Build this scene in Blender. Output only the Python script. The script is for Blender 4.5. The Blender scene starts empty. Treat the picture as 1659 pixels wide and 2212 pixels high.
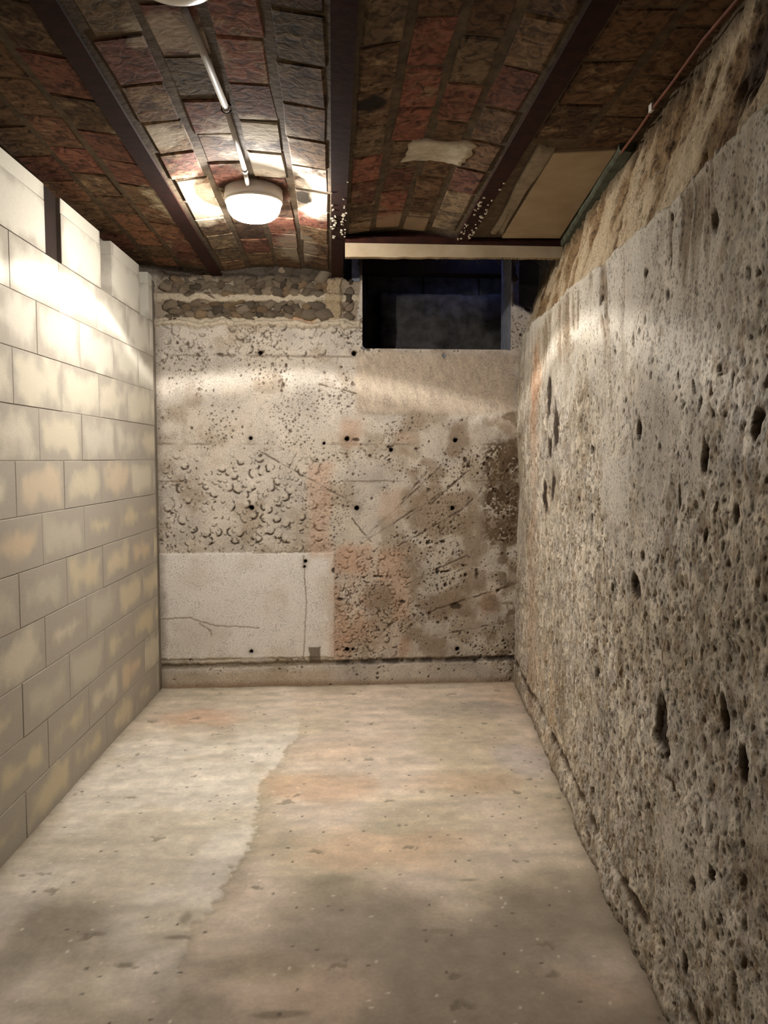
import bpy, bmesh, math, random
import numpy as np

random.seed(7)
S = bpy.context.scene
COL = S.collection

# ------------------------------------------------------------------ camera
F, PX, PY, H = 1720.0, 829.5, 1106.0, 1.40
YAW = math.atan((829.5 - 718) / F)
PIT = math.atan((1106 - 990) / F)
cam_d = bpy.data.cameras.new('camera')
cam_d.sensor_fit = 'VERTICAL'
cam_d.sensor_height = 36.0
cam_d.lens = F / 2212.0 * 36.0
cam_d.clip_start = 0.02
cam = bpy.data.objects.new('camera', cam_d)
COL.objects.link(cam)
cam.location = (0, 0, H)
cam.rotation_euler = (math.pi / 2 - PIT, 0, -YAW)
S.camera = cam

# ------------------------------------------------------------------ sky (blue dusk above the light well)
W = bpy.data.worlds.new('dusk_sky')
S.world = W
W.use_nodes = True
bg = W.node_tree.nodes['Background']
bg.inputs[0].default_value = (0.12, 0.25, 0.95, 1)
bg.inputs[1].default_value = 15.0

S.view_settings.view_transform = 'Standard'
S.view_settings.look = 'None'
S.view_settings.exposure = 0.0
S.view_settings.gamma = 1.0
S.view_settings.use_curve_mapping = False

LAMP_POWER = 185.0
LAMP_COLOR = (1.0, 0.965, 0.93)

# ------------------------------------------------------------------ room dimensions (metres)
D = 4.85                 # back wall
ZB = 2.48                # underside of the steel beams
RISE = 0.038             # rise of the shallow brick vaults
BEAMS = (-1.395, -0.68, 0.033, 0.65)


def lx(y): return -1.042 - 0.043 * (D - y)      # left wall face
def rx(y): return 1.14 - 0.105 * (D - y)        # right wall face


# a photograph position turned into a point on one of the room's planes
_c, _s, _cp, _sp = math.cos(YAW), math.sin(YAW), math.cos(PIT), math.sin(PIT)
FW = np.array([_s * _cp, _c * _cp, -_sp])
RT = np.array([_c, -_s, 0.0])
UP = np.cross(RT, FW)
C0 = np.array([0, 0, H])


def ray(x, y): return FW + RT * (x - PX) / F - UP * (y - PY) / F
def onz(x, y, z):
    d = ray(x, y)
    return C0 + d * (z - H) / d[2]
def ony(x, y, Y):
    d = ray(x, y)
    return C0 + d * Y / d[1]
def onR(x, y):
    d = ray(x, y); n = np.array([1, -0.105, 0]); p = np.array([1.14, D, 0])
    return C0 + d * (np.dot(p - C0, n) / np.dot(d, n))
def B(x, y):
    p = ony(x, y, D)
    return p[0], p[2]
def Rw(x, y):
    p = onR(x, y)
    return p[1], p[2]
def Fl(x, y):
    p = onz(x, y, 0.0)
    return p[0], p[1]


# ------------------------------------------------------------------ numpy noise
def sm(a, b, x):
    t = np.clip((x - a) / (b - a), 0, 1)
    return t * t * (3 - 2 * t)


def vn(u, v, f, seed=0):
    u = np.asarray(u, np.float32) * f + 100.0
    v = np.asarray(v, np.float32) * f + 100.0
    iu = np.floor(u).astype(np.int64); iv = np.floor(v).astype(np.int64)
    fu = u - iu; fv = v - iv
    fu = fu * fu * (3 - 2 * fu); fv = fv * fv * (3 - 2 * fv)
    rng = np.random.RandomState(seed + 11)
    T = rng.rand(512, 512).astype(np.float32)
    a = T[iu & 511, iv & 511]; b = T[(iu + 1) & 511, iv & 511]
    c = T[iu & 511, (iv + 1) & 511]; d = T[(iu + 1) & 511, (iv + 1) & 511]
    return (a * (1 - fu) + b * fu) * (1 - fv) + (c * (1 - fu) + d * fu) * fv


def fbm(u, v, f, seed=0, o=4, g=0.5):
    r = 0; a = 1.0; t = 0
    for i in range(o):
        r = r + a * vn(u, v, f * 2 ** i, seed + i * 7); t += a; a *= g
    return r / t


def worley(u, v, f, seed=0):
    """F1, F2 (in cells) and a random number per nearest cell"""
    u = np.asarray(u, np.float32) * f + 100.0
    v = np.asarray(v, np.float32) * f + 100.0
    iu = np.floor(u).astype(np.int64); iv = np.floor(v).astype(np.int64)
    rng = np.random.RandomState(seed + 101)
    TX = rng.rand(512, 512).astype(np.float32); TY = rng.rand(512, 512).astype(np.float32)
    TR = rng.rand(512, 512).astype(np.float32)
    f1 = np.full(u.shape, 9, np.float32); f2 = f1.copy(); rid = np.zeros(u.shape, np.float32)
    ang = np.zeros(u.shape, np.float32)
    for di in (-1, 0, 1):
        for dj in (-1, 0, 1):
            a = (iu + di) & 511; b = (iv + dj) & 511
            dx = iu + di + TX[a, b] - u; dy = iv + dj + TY[a, b] - v
            d = np.sqrt(dx * dx + dy * dy)
            n = d < f1
            f2 = np.where(n, f1, np.minimum(f2, d))
            rid = np.where(n, TR[a, b], rid)
            ang = np.where(n, np.arctan2(dy, dx), ang)
            f1 = np.where(n, d, f1)
    return f1, f2, rid, ang


def box(u, v, u0, u1, v0, v1, s=0.02):
    return sm(-s, s, u - u0) * sm(-s, s, u1 - u) * sm(-s, s, v - v0) * sm(-s, s, v1 - v)


def seg(u, v, a, b):
    a = np.array(a); b = np.array(b); d = b - a; L = float(d @ d) + 1e-9
    t = np.clip(((u - a[0]) * d[0] + (v - a[1]) * d[1]) / L, 0, 1)
    return np.hypot(u - a[0] - t * d[0], v - a[1] - t * d[1])


def lin(c):
    c = np.clip(np.asarray(c, np.float32), 0, 1)
    return np.where(c <= 0.04045, c / 12.92, ((c + 0.055) / 1.055) ** 2.4)


def L3(r, g, b):
    t = lin(np.array([r, g, b]) / 255.0)
    return (float(t[0]), float(t[1]), float(t[2]), 1.0)


class Paint:
    """albedo of a surface, one colour per vertex, in display values"""
    def __init__(s, shape, rgb): s.c = np.ones(shape + (3,), np.float32) * np.array(rgb, np.float32) / 255.0
    def mix(s, rgb, m):
        m = np.clip(m, 0, 1)[..., None]
        s.c = s.c * (1 - m) + np.array(rgb, np.float32) / 255.0 * m
    def mul(s, k): s.c = s.c * k[..., None]


# ------------------------------------------------------------------ materials
def mat(name):
    m = bpy.data.materials.new(name); m.use_nodes = True
    n = m.node_tree.nodes; l = m.node_tree.links
    return m, n, l, n['Principled BSDF']


def simple(name, rgb, rough=0.8, noise=0.25, scale=18.0, bump=0.25, rgb2=None, metal=0.0, dist=0.004):
    """one colour broken by noise towards a second, with fine relief"""
    m, n, l, p = mat(name)
    tc = n.new('ShaderNodeTexCoord'); ns = n.new('ShaderNodeTexNoise')
    ns.inputs['Scale'].default_value = scale; ns.inputs['Detail'].default_value = 6
    ns.inputs['Roughness'].default_value = 0.62
    l.new(tc.outputs['Object'], ns.inputs['Vector'])
    r = n.new('ShaderNodeValToRGB')
    r.color_ramp.elements[0].position = 0.5 - noise; r.color_ramp.elements[1].position = 0.5 + noise
    r.color_ramp.elements[0].color = L3(*(rgb2 or [c * 0.72 for c in rgb])); r.color_ramp.elements[1].color = L3(*rgb)
    l.new(ns.outputs['Fac'], r.inputs[0]); l.new(r.outputs[0], p.inputs['Base Color'])
    p.inputs['Roughness'].default_value = rough; p.inputs['Metallic'].default_value = metal
    p.inputs['Specular IOR Level'].default_value = 0.5 if rough < 0.5 else 0.15
    b = n.new('ShaderNodeBump'); b.inputs['Strength'].default_value = bump; b.inputs['Distance'].default_value = dist
    l.new(ns.outputs['Fac'], b.inputs['Height']); l.new(b.outputs[0], p.inputs['Normal'])
    return m


def painted(name, rough=0.93, scale=90.0, amt=0.22, bump=0.5, dist=0.004, speck=0.0, speck_scale=110.0):
    """vertex albedo with fine grain, fine relief and optional small dark pores"""
    m, n, l, p = mat(name)
    at = n.new('ShaderNodeAttribute'); at.attribute_name = 'albedo'
    tc = n.new('ShaderNodeTexCoord'); ns = n.new('ShaderNodeTexNoise')
    ns.inputs['Scale'].default_value = scale; ns.inputs['Detail'].default_value = 5; ns.inputs['Roughness'].default_value = 0.65
    l.new(tc.outputs['Object'], ns.inputs['Vector'])
    mr = n.new('ShaderNodeMapRange')
    mr.inputs['From Min'].default_value = 0.3; mr.inputs['From Max'].default_value = 0.7
    mr.inputs['To Min'].default_value = 1.0 - amt; mr.inputs['To Max'].default_value = 1.0 + amt * 0.5
    l.new(ns.outputs['Fac'], mr.inputs['Value'])
    mx = n.new('ShaderNodeMix'); mx.data_type = 'RGBA'; mx.blend_type = 'MULTIPLY'; mx.inputs[0].default_value = 1.0
    l.new(at.outputs['Color'], mx.inputs[6]); l.new(mr.outputs[0], mx.inputs[7])
    out = mx.outputs[2]; hgt = ns.outputs['Fac']
    if speck > 0:
        vo = n.new('ShaderNodeTexVoronoi'); vo.inputs['Scale'].default_value = speck_scale
        l.new(tc.outputs['Object'], vo.inputs['Vector'])
        mk = n.new('ShaderNodeTexNoise'); mk.inputs['Scale'].default_value = 14.0; mk.inputs['Detail'].default_value = 3
        l.new(tc.outputs['Object'], mk.inputs['Vector'])
        a = n.new('ShaderNodeMath'); a.operation = 'MULTIPLY_ADD'; a.inputs[1].default_value = -0.75; a.inputs[2].default_value = 0.62
        l.new(mk.outputs['Fac'], a.inputs[0])
        sb = n.new('ShaderNodeMath'); sb.operation = 'SUBTRACT'; l.new(vo.outputs['Distance'], sb.inputs[0]); l.new(a.outputs[0], sb.inputs[1])
        m2 = n.new('ShaderNodeMapRange'); m2.inputs['From Min'].default_value = -0.06; m2.inputs['From Max'].default_value = 0.10
        m2.inputs['To Min'].default_value = 1.0 - speck; m2.inputs['To Max'].default_value = 1.0
        l.new(sb.outputs[0], m2.inputs['Value'])
        m3 = n.new('ShaderNodeMix'); m3.data_type = 'RGBA'; m3.blend_type = 'MULTIPLY'; m3.inputs[0].default_value = 1.0
        l.new(out, m3.inputs[6]); l.new(m2.outputs[0], m3.inputs[7]); out = m3.outputs[2]
        ad = n.new('ShaderNodeMath'); ad.operation = 'ADD'; l.new(ns.outputs['Fac'], ad.inputs[0]); l.new(m2.outputs[0], ad.inputs[1]); hgt = ad.outputs[0]
    l.new(out, p.inputs['Base Color']); p.inputs['Roughness'].default_value = rough; p.inputs['Specular IOR Level'].default_value = 0.2
    b = n.new('ShaderNodeBump'); b.inputs['Strength'].default_value = bump; b.inputs['Distance'].default_value = dist
    l.new(hgt, b.inputs['Height']); l.new(b.outputs[0], p.inputs['Normal'])
    return m


def ceiling_stains_glow(n, l, col):
    """lime smears, soot spots and painted lamplight lying across bricks and joints of the vaults"""
    g = n.new('ShaderNodeNewGeometry')
    ns = n.new('ShaderNodeTexNoise'); ns.inputs['Scale'].default_value = 16; ns.inputs['Detail'].default_value = 6; ns.inputs['Roughness'].default_value = 0.65
    l.new(g.outputs['Position'], ns.inputs['Vector'])
    for (px, py, a, b, rgb, k) in STAINS_GLOW:
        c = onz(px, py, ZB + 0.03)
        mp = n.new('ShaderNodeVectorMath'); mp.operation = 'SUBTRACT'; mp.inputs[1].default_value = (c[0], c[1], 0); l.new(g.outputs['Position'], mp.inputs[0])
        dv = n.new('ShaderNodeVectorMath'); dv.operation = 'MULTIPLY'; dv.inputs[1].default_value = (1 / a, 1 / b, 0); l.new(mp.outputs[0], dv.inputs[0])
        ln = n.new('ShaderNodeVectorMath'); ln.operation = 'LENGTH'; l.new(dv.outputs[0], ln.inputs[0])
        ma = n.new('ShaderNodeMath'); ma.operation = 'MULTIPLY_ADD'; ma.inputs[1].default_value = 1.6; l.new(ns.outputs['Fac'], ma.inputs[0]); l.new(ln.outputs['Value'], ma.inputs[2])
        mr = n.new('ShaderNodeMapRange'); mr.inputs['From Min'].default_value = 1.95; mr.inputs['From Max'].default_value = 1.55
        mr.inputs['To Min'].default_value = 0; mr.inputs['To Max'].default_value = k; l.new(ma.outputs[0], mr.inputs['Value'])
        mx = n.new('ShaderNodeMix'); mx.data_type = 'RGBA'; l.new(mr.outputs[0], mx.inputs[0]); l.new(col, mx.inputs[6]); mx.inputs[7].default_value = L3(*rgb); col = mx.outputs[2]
    return col


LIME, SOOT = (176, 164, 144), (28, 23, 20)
STAINS_GLOW = [(540, 293, .17, .11, LIME, .85), (575, 362, .15, .16, LIME, .6), (330, 295, .11, .10, LIME, .7), (360, 85, .11, .10, LIME, .55), (450, 130, .05, .10, LIME, .4), (685, 430, .10, .30, (200, 188, 168), .8), (410, 440, .16, .32, (196, 182, 156), .8),  # closing pair here: lamplight on the vault beside the lamp, painted in
          (800, 225, .06, .055, SOOT, .95), (655, 430, .035, .10, SOOT, .9), (520, 410, .14, .05, SOOT, .5), (880, 490, .2, .15, (150, 130, 105), .6), (1130, 470, .1, .3, (140, 120, 95), .6), (640, 540, .1, .3, LIME, .4)]


def brick_material():
    """fired clay: the tint of each brick is its object colour, with lime smears, soot and painted lamplight"""
    m, n, l, p = mat('clay_brick')
    oi = n.new('ShaderNodeObjectInfo'); tc = n.new('ShaderNodeTexCoord')
    off = n.new('ShaderNodeVectorMath'); off.operation = 'MULTIPLY_ADD'
    off.inputs[1].default_value = (1, 1, 1)
    sc = n.new('ShaderNodeVectorMath'); sc.operation = 'SCALE'; sc.inputs[0].default_value = (13.1, 7.7, 5.3)
    l.new(oi.outputs['Random'], sc.inputs['Scale']); l.new(tc.outputs['Object'], off.inputs[0]); l.new(sc.outputs[0], off.inputs[2])
    n1 = n.new('ShaderNodeTexNoise'); n1.inputs['Scale'].default_value = 11; n1.inputs['Detail'].default_value = 7; n1.inputs['Roughness'].default_value = 0.68
    n2 = n.new('ShaderNodeTexNoise'); n2.inputs['Scale'].default_value = 26; n2.inputs['Detail'].default_value = 5; n2.inputs['Distortion'].default_value = 1.2
    l.new(off.outputs[0], n1.inputs['Vector']); l.new(off.outputs[0], n2.inputs['Vector'])
    r1 = n.new('ShaderNodeMapRange'); r1.inputs['From Min'].default_value = 0.50; r1.inputs['From Max'].default_value = 0.66
    l.new(n1.outputs['Fac'], r1.inputs['Value'])
    a1 = n.new('ShaderNodeMath'); a1.operation = 'MULTIPLY'; l.new(r1.outputs[0], a1.inputs[0]); l.new(oi.outputs['Alpha'], a1.inputs[1])
    x1 = n.new('ShaderNodeMix'); x1.data_type = 'RGBA'; l.new(a1.outputs[0], x1.inputs[0]); l.new(oi.outputs['Color'], x1.inputs[6]); x1.inputs[7].default_value = L3(140, 117, 88)
    r2 = n.new('ShaderNodeMapRange'); r2.inputs['From Min'].default_value = 0.33; r2.inputs['From Max'].default_value = 0.6
    r2.inputs['To Min'].default_value = 0.30; r2.inputs['To Max'].default_value = 1.1
    l.new(n2.outputs['Fac'], r2.inputs['Value'])
    x2 = n.new('ShaderNodeMix'); x2.data_type = 'RGBA'; x2.blend_type = 'MULTIPLY'; x2.inputs[0].default_value = 1.0
    l.new(x1.outputs[2], x2.inputs[6]); l.new(r2.outputs[0], x2.inputs[7])
    l.new(ceiling_stains_glow(n, l, x2.outputs[2]), p.inputs['Base Color']); p.inputs['Roughness'].default_value = 0.95; p.inputs['Specular IOR Level'].default_value = 0.2
    ad = n.new('ShaderNodeMath'); ad.operation = 'ADD'; l.new(n1.outputs['Fac'], ad.inputs[0]); l.new(n2.outputs['Fac'], ad.inputs[1])
    b = n.new('ShaderNodeBump'); b.inputs['Strength'].default_value = 0.5; b.inputs['Distance'].default_value = 0.006
    l.new(ad.outputs[0], b.inputs['Height']); l.new(b.outputs[0], p.inputs['Normal'])
    return m


def block_material():
    """cream concrete block whose edges are smeared with grey mortar; alpha of the object colour = amount of smear"""
    m, n, l, p = mat('concrete_block')
    oi = n.new('ShaderNodeObjectInfo'); tc = n.new('ShaderNodeTexCoord')
    sc = n.new('ShaderNodeVectorMath'); sc.operation = 'SCALE'; sc.inputs[0].default_value = (9.1, 17.7, 5.3)
    l.new(oi.outputs['Random'], sc.inputs['Scale'])
    off = n.new('ShaderNodeVectorMath'); off.operation = 'ADD'; l.new(tc.outputs['Object'], off.inputs[0]); l.new(sc.outputs[0], off.inputs[1])
    nz = n.new('ShaderNodeTexNoise'); nz.inputs['Scale'].default_value = 6; nz.inputs['Detail'].default_value = 3
    l.new(off.outputs[0], nz.inputs['Vector'])
    sp = n.new('ShaderNodeSeparateXYZ'); l.new(tc.outputs['Object'], sp.inputs[0])

    def edge(sock, half):
        a = n.new('ShaderNodeMath'); a.operation = 'ABSOLUTE'; l.new(sock, a.inputs[0])
        s2 = n.new('ShaderNodeMath'); s2.operation = 'SUBTRACT'; s2.inputs[0].default_value = half; l.new(a.outputs[0], s2.inputs[1])
        return s2.outputs[0]
    mn = n.new('ShaderNodeMath'); mn.operation = 'SMOOTH_MIN'; mn.inputs[2].default_value = 0.05
    l.new(edge(sp.outputs['Y'], 0.2275), mn.inputs[0]); l.new(edge(sp.outputs['Z'], 0.1), mn.inputs[1])
    # distance to edge + noise - width of the smear
    nm = n.new('ShaderNodeMath'); nm.operation = 'MULTIPLY_ADD'; nm.inputs[1].default_value = 0.21; nm.inputs[2].default_value = -0.105
    l.new(nz.outputs['Fac'], nm.inputs[0])
    ad = n.new('ShaderNodeMath'); ad.operation = 'ADD'; l.new(mn.outputs[0], ad.inputs[0]); l.new(nm.outputs[0], ad.inputs[1])
    wd = n.new('ShaderNodeMath'); wd.operation = 'MULTIPLY'; wd.inputs[1].default_value = 0.088; l.new(oi.outputs['Alpha'], wd.inputs[0])
    sb = n.new('ShaderNodeMath'); sb.operation = 'SUBTRACT'; l.new(ad.outputs[0], sb.inputs[0]); l.new(wd.outputs[0], sb.inputs[1])
    mr = n.new('ShaderNodeMapRange'); mr.inputs['From Min'].default_value = -0.045; mr.inputs['From Max'].default_value = 0.035
    mr.interpolation_type = 'SMOOTHSTEP'
    l.new(sb.outputs[0], mr.inputs['Value'])
    mx = n.new('ShaderNodeMix'); mx.data_type = 'RGBA'; l.new(mr.outputs[0], mx.inputs[0])
    mx.inputs[6].default_value = L3(160, 152, 138); l.new(oi.outputs['Color'], mx.inputs[7])
    n2 = n.new('ShaderNodeTexNoise'); n2.inputs['Scale'].default_value = 160; n2.inputs['Detail'].default_value = 4
    l.new(off.outputs[0], n2.inputs['Vector'])
    m2 = n.new('ShaderNodeMapRange'); m2.inputs['To Min'].default_value = 0.82; m2.inputs['To Max'].default_value = 1.14
    l.new(n2.outputs['Fac'], m2.inputs['Value'])
    x2 = n.new('ShaderNodeMix'); x2.data_type = 'RGBA'; x2.blend_type = 'MULTIPLY'; x2.inputs[0].default_value = 1.0
    l.new(mx.outputs[2], x2.inputs[6]); l.new(m2.outputs[0], x2.inputs[7]); l.new(x2.outputs[2], p.inputs['Base Color'])
    p.inputs['Roughness'].default_value = 0.95
    b = n.new('ShaderNodeBump'); b.inputs['Strength'].default_value = 0.3; b.inputs['Distance'].default_value = 0.002
    l.new(n2.outputs['Fac'], b.inputs['Height']); l.new(b.outputs[0], p.inputs['Normal'])
    return m


M = {}
M['back'] = painted('rough_concrete', scale=120, amt=0.25, bump=0.6, dist=0.003, speck=0.30, speck_scale=95)
M['right'] = painted('pitted_concrete', scale=150, amt=0.30, bump=0.5, dist=0.003, speck=0.45, speck_scale=80)
M['floor'] = painted('screed_floor', rough=0.78, scale=70, amt=0.14, bump=0.25, dist=0.0015)
M['brick'] = brick_material()
M['block'] = block_material()
M['corner_mortar'] = simple('corner_mortar', (128, 119, 106), 0.95, 0.25, 9, 0.6, (98, 90, 79))
M['mortar'] = simple('vault_mortar', (98, 84, 66), 0.95, 0.25, 22, 0.6, (58, 47, 36), dist=0.006)
M['block_mortar'] = simple('block_mortar', (158, 150, 136), 0.95, 0.25, 25, 0.4, (132, 124, 111))
M['steel'] = simple('rusty_steel', (50, 22, 13), 0.92, 0.22, 25, 0.3, (29, 12, 7), dist=0.002)
M['timber'] = simple('dark_timber', (40, 29, 24), 0.9, 0.25, 14, 0.4, (28, 21, 17))
M['stone'] = simple('rubble_stone', (168, 154, 134), 0.95, 0.2, 34, 0.9, (90, 77, 62), dist=0.010)
M['plaster'] = simple('lime_plaster', (196, 186, 166), 0.95, 0.25, 22, 0.5, (150, 138, 118))
M['soot'] = simple('soot', (26, 22, 20), 0.95, 0.2, 30, 0.5)
M['board'] = simple('pale_board', (164, 148, 122), 0.95, 0.2, 7, 0.2, (142, 124, 99))
M['green'] = simple('weathered_green', (92, 98, 82), 0.85, 0.2, 16, 0.4, (58, 54, 44))
M['copper'] = simple('copper_pipe', (126, 78, 58), 0.6, 0.2, 20, 0.1, (92, 56, 43), metal=0.0)
M['pvc'] = simple('white_conduit', (176, 170, 160), 0.6, 0.3, 12, 0.05, (156, 150, 140))
M['enamel'] = simple('white_enamel', (225, 220, 210), 0.35, 0.3, 8, 0.03, (208, 200, 188))
M['dark_wall'] = simple('damp_masonry', (104, 100, 96), 0.95, 0.22, 12, 0.8, (52, 48, 45), dist=0.01)
M['jamb'] = simple('render_jamb', (140, 142, 148), 0.95, 0.25, 20, 0.4, (100, 101, 106))


# ------------------------------------------------------------------ object helpers
def link(name, me, m=None, parent=None, **props):
    o = bpy.data.objects.new(name, me); COL.objects.link(o)
    if m is not None and me is not None and not me.materials: me.materials.append(m)
    if parent is not None: o.parent = parent
    for k, v in props.items(): o[k] = v
    return o


def from_bm(name, bm, m, parent=None, smooth=False, **props):
    me = bpy.data.meshes.new(name); bm.normal_update(); bm.to_mesh(me); bm.free()
    if smooth: me.polygons.foreach_set('use_smooth', [True] * len(me.polygons))
    return link(name, me, m, parent, **props)


def add_box(bm, x0, x1, y0, y1, z0, z1, bev=0.0, rot=None):
    r = bmesh.ops.create_cube(bm, size=1.0)
    vs = r['verts']
    for v in vs:
        v.co = ((x0 + x1) / 2 + v.co.x * (x1 - x0), (y0 + y1) / 2 + v.co.y * (y1 - y0), (z0 + z1) / 2 + v.co.z * (z1 - z0))
    if bev:
        es = list({e for v in vs for e in v.link_edges})
        bmesh.ops.bevel(bm, geom=es, offset=bev, segments=2, affect='EDGES', profile=0.6)


def tube(bm, pts, r, n=12):
    pts = [np.array(p, float) for p in pts]; rings = []
    for i, p in enumerate(pts):
        d = pts[min(i + 1, len(pts) - 1)] - pts[max(i - 1, 0)]; d /= np.linalg.norm(d)
        a = np.cross(d, [0, 0, 1]); a /= np.linalg.norm(a); b = np.cross(a, d)
        rr = r[i] if isinstance(r, (list, tuple)) else r
        rings.append([bm.verts.new(p + rr * (a * math.cos(t) + b * math.sin(t))) for t in np.linspace(0, 2 * math.pi, n, endpoint=False)])
    for A, Bq in zip(rings, rings[1:]):
        for k in range(n): bm.faces.new((A[k], A[(k + 1) % n], Bq[(k + 1) % n], Bq[k]))
    bm.faces.new(rings[0][::-1]); bm.faces.new(rings[-1])


def lathe(bm, prof, n=48):
    rings = []
    for r, z in prof:
        if r < 1e-5: rings.append([bm.verts.new((0, 0, z))])
        else: rings.append([bm.verts.new((r * math.cos(t), r * math.sin(t), z)) for t in np.linspace(0, 2 * math.pi, n, endpoint=False)])
    for A, Bq in zip(rings, rings[1:]):
        for k in range(n):
            k2 = (k + 1) % n
            if len(A) == 1 and len(Bq) > 1: bm.faces.new((A[0], Bq[k2], Bq[k]))
            elif len(Bq) == 1 and len(A) > 1: bm.faces.new((A[k], A[k2], Bq[0]))
            elif len(A) > 1: bm.faces.new((A[k], A[k2], Bq[k2], Bq[k]))


def grid_object(name, P, albedo, m, keep=None, flip=False, **props):
    """P (nu, nv, 3) positions, albedo (nu, nv, 3) display values"""
    nu, nv = P.shape[:2]
    idx = np.arange(nu * nv).reshape(nu, nv)
    q = np.stack([idx[:-1, :-1], idx[1:, :-1], idx[1:, 1:], idx[:-1, 1:]], -1)
    if flip: q = q[..., ::-1]
    q = q.reshape(-1, 4) if keep is None else q[keep]
    me = bpy.data.meshes.new(name)
    me.vertices.add(nu * nv); me.vertices.foreach_set('co', P.astype(np.float32).ravel())
    nf = len(q)
    me.loops.add(nf * 4); me.loops.foreach_set('vertex_index', q.astype(np.int32).ravel())
    me.polygons.add(nf); me.polygons.foreach_set('loop_start', np.arange(nf, dtype=np.int32) * 4)
    me.polygons.foreach_set('use_smooth', np.ones(nf, bool))
    me.update(calc_edges=True)
    a = me.attributes.new('albedo', 'FLOAT_COLOR', 'POINT')
    col = np.ones((nu * nv, 4), np.float32); col[:, :3] = lin(albedo.reshape(-1, 3))
    a.data.foreach_set('color', col.ravel())
    me.validate()
    return link(name, me, m, **props)


# ================================================================== FLOOR
xs = np.arange(-1.32, 1.30, 0.0065); ys = np.concatenate([np.linspace(-1.6, 1.55, 40), np.arange(1.56, D + 0.06, 0.0065)])
X, Y = np.meshgrid(xs, ys, indexing='ij')
pf = Paint(X.shape, (216, 201, 182))
h = (fbm(X, Y, 2.5, 3, 3) - 0.5) * 0.008
edge_pts = [Fl(*q) for q in [(640, 1490), (640, 1590), (605, 1640), (570, 1690), (552, 1760), (520, 1850), (495, 1890), (440, 1980), (402, 2050), (395, 2140), (375, 2300)]]
ey = np.array([p[1] for p in edge_pts])[::-1]; ex = np.array([p[0] for p in edge_pts])[::-1]
e = np.interp(Y, ey, ex) + (fbm(X, Y, 9, 21, 3) - 0.5) * 0.07 + (fbm(X, Y, 45, 22, 3) - 0.5) * 0.05
left = sm(0.006, -0.006, X - e)
fade = sm(4.35, 3.7, Y) * sm(1.9, 2.3, Y)
h += left * 0.007 * fade
tint = fbm(X, Y, 1.6, 31, 3)
pf.mix((208, 185, 160), sm(0.5, 0.72, tint) * 0.7)
pf.mix((192, 180, 152), sm(0.5, 0.30, tint) * 0.6)
pf.mix((218, 210, 195), left * (0.35 + 0.65 * fade) * 0.85)
pf.mix((188, 177, 154), left * sm(0.50, 0.64, fbm(X, Y, 3.0, 37, 4)) * 0.55)
edge_line = sm(-0.004, 0.006, X - e) * np.exp(-np.maximum(X - e, 0) / 0.05) * fade
pf.mix((152, 140, 118), edge_line * 0.6 * (0.4 + fbm(X, Y, 8, 23, 3)))
for (px, py, rx_, ry_, c, k) in [(430, 1550, .30, .20, (192, 150, 118), .5), (690, 1700, .28, .20, (206, 170, 138), .5), (830, 1830, .4, .2, (212, 180, 150), .5), (1010, 1690, .3, .15, (204, 172, 142), .4),
                                 (850, 1790, .14, .07, (168, 162, 140), .6), (715, 1900, .10, .05, (156, 148, 126), .6), (1000, 1530, .45, .2, (170, 160, 146), .6), (1130, 1640, .16, .2, (178, 170, 166), .5),
                                 (955, 2010, .06, .015, (120, 108, 90), .55), (1010, 1900, .05, .015, (118, 106, 88), .5), (600, 2190, .08, .015, (105, 95, 80), .5), (380, 2030, .06, .02, (120, 108, 92), .6), (400, 1990, .03, .06, (118, 106, 90), .5), (560, 2090, .2, .08, (160, 146, 122), .5)]:
    fx, fy = Fl(px, py)
    d = np.hypot((X - fx) / rx_, (Y - fy) / ry_) + (fbm(X, Y, 7, px, 3) - 0.5) * 0.9
    pf.mix(c, sm(1.1, 0.45, d) * k)
streak = fbm(X * 0.35, Y, 16, 41, 4)
pf.mul(1 + (streak - 0.5) * 0.26)
pf.mix((132, 121, 106), sm(2.7, 1.9, Y + (fbm(X, Y, 2.5, 43, 3) - .5) * 1.6) * 0.75)  # nearer floor darkened: falloff towards the viewer painted in, along with some dirt
pf.mul(1 + (fbm(X, Y, 26, 47, 3) - 0.5) * 0.16)
f1, f2, rid, _ = worley(X, Y, 26, 51)
pf.mix((238, 230, 212), sm(0.16, 0.08, f1) * (rid > 0.94) * 0.7)
pf.mix((70, 60, 50), sm(0.17, 0.09, f1) * (rid < 0.05) * 0.75)
f1, f2, rid, _ = worley(X, Y * 1.5, 7, 53)
d = f1 + (fbm(X, Y, 40, 57, 3) - 0.5) * 0.9
pf.mix((112, 101, 85), sm(0.14, 0.02, d) * (rid < 0.09) * 0.5)
h -= sm(0.14, 0.02, d) * (rid < 0.09) * 0.003
base_band = np.maximum(np.exp(-np.maximum(X - (-1.042 - 0.043 * (D - Y)), 0) / 0.035), np.exp(-np.maximum(D - Y, 0) / 0.03))
base_band = np.maximum(base_band, np.exp(-np.maximum(1.14 - 0.105 * (D - Y) - X, 0) / 0.03))
pf.mix((112, 100, 84), base_band * (0.3 + 0.7 * fbm(X, Y, 14, 59, 3)) * 0.8)  # darker along the foot of the walls
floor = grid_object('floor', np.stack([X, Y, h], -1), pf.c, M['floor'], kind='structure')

# ================================================================== BACK WALL
xs = np.arange(-1.26, 1.36, 0.004); zs = np.arange(-0.02, 2.76, 0.004)
X, Z = np.meshgrid(xs, zs, indexing='ij')
wob = lambda f, a, s: (fbm(X, Z, f, s, 4) - 0.5) * a
Xw = X + wob(14, 0.05, 61); Zw = Z + wob(14, 0.05, 67)
Xw2 = X + wob(40, 0.012, 63); Zw2 = Z + wob(40, 0.012, 69)


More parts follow.
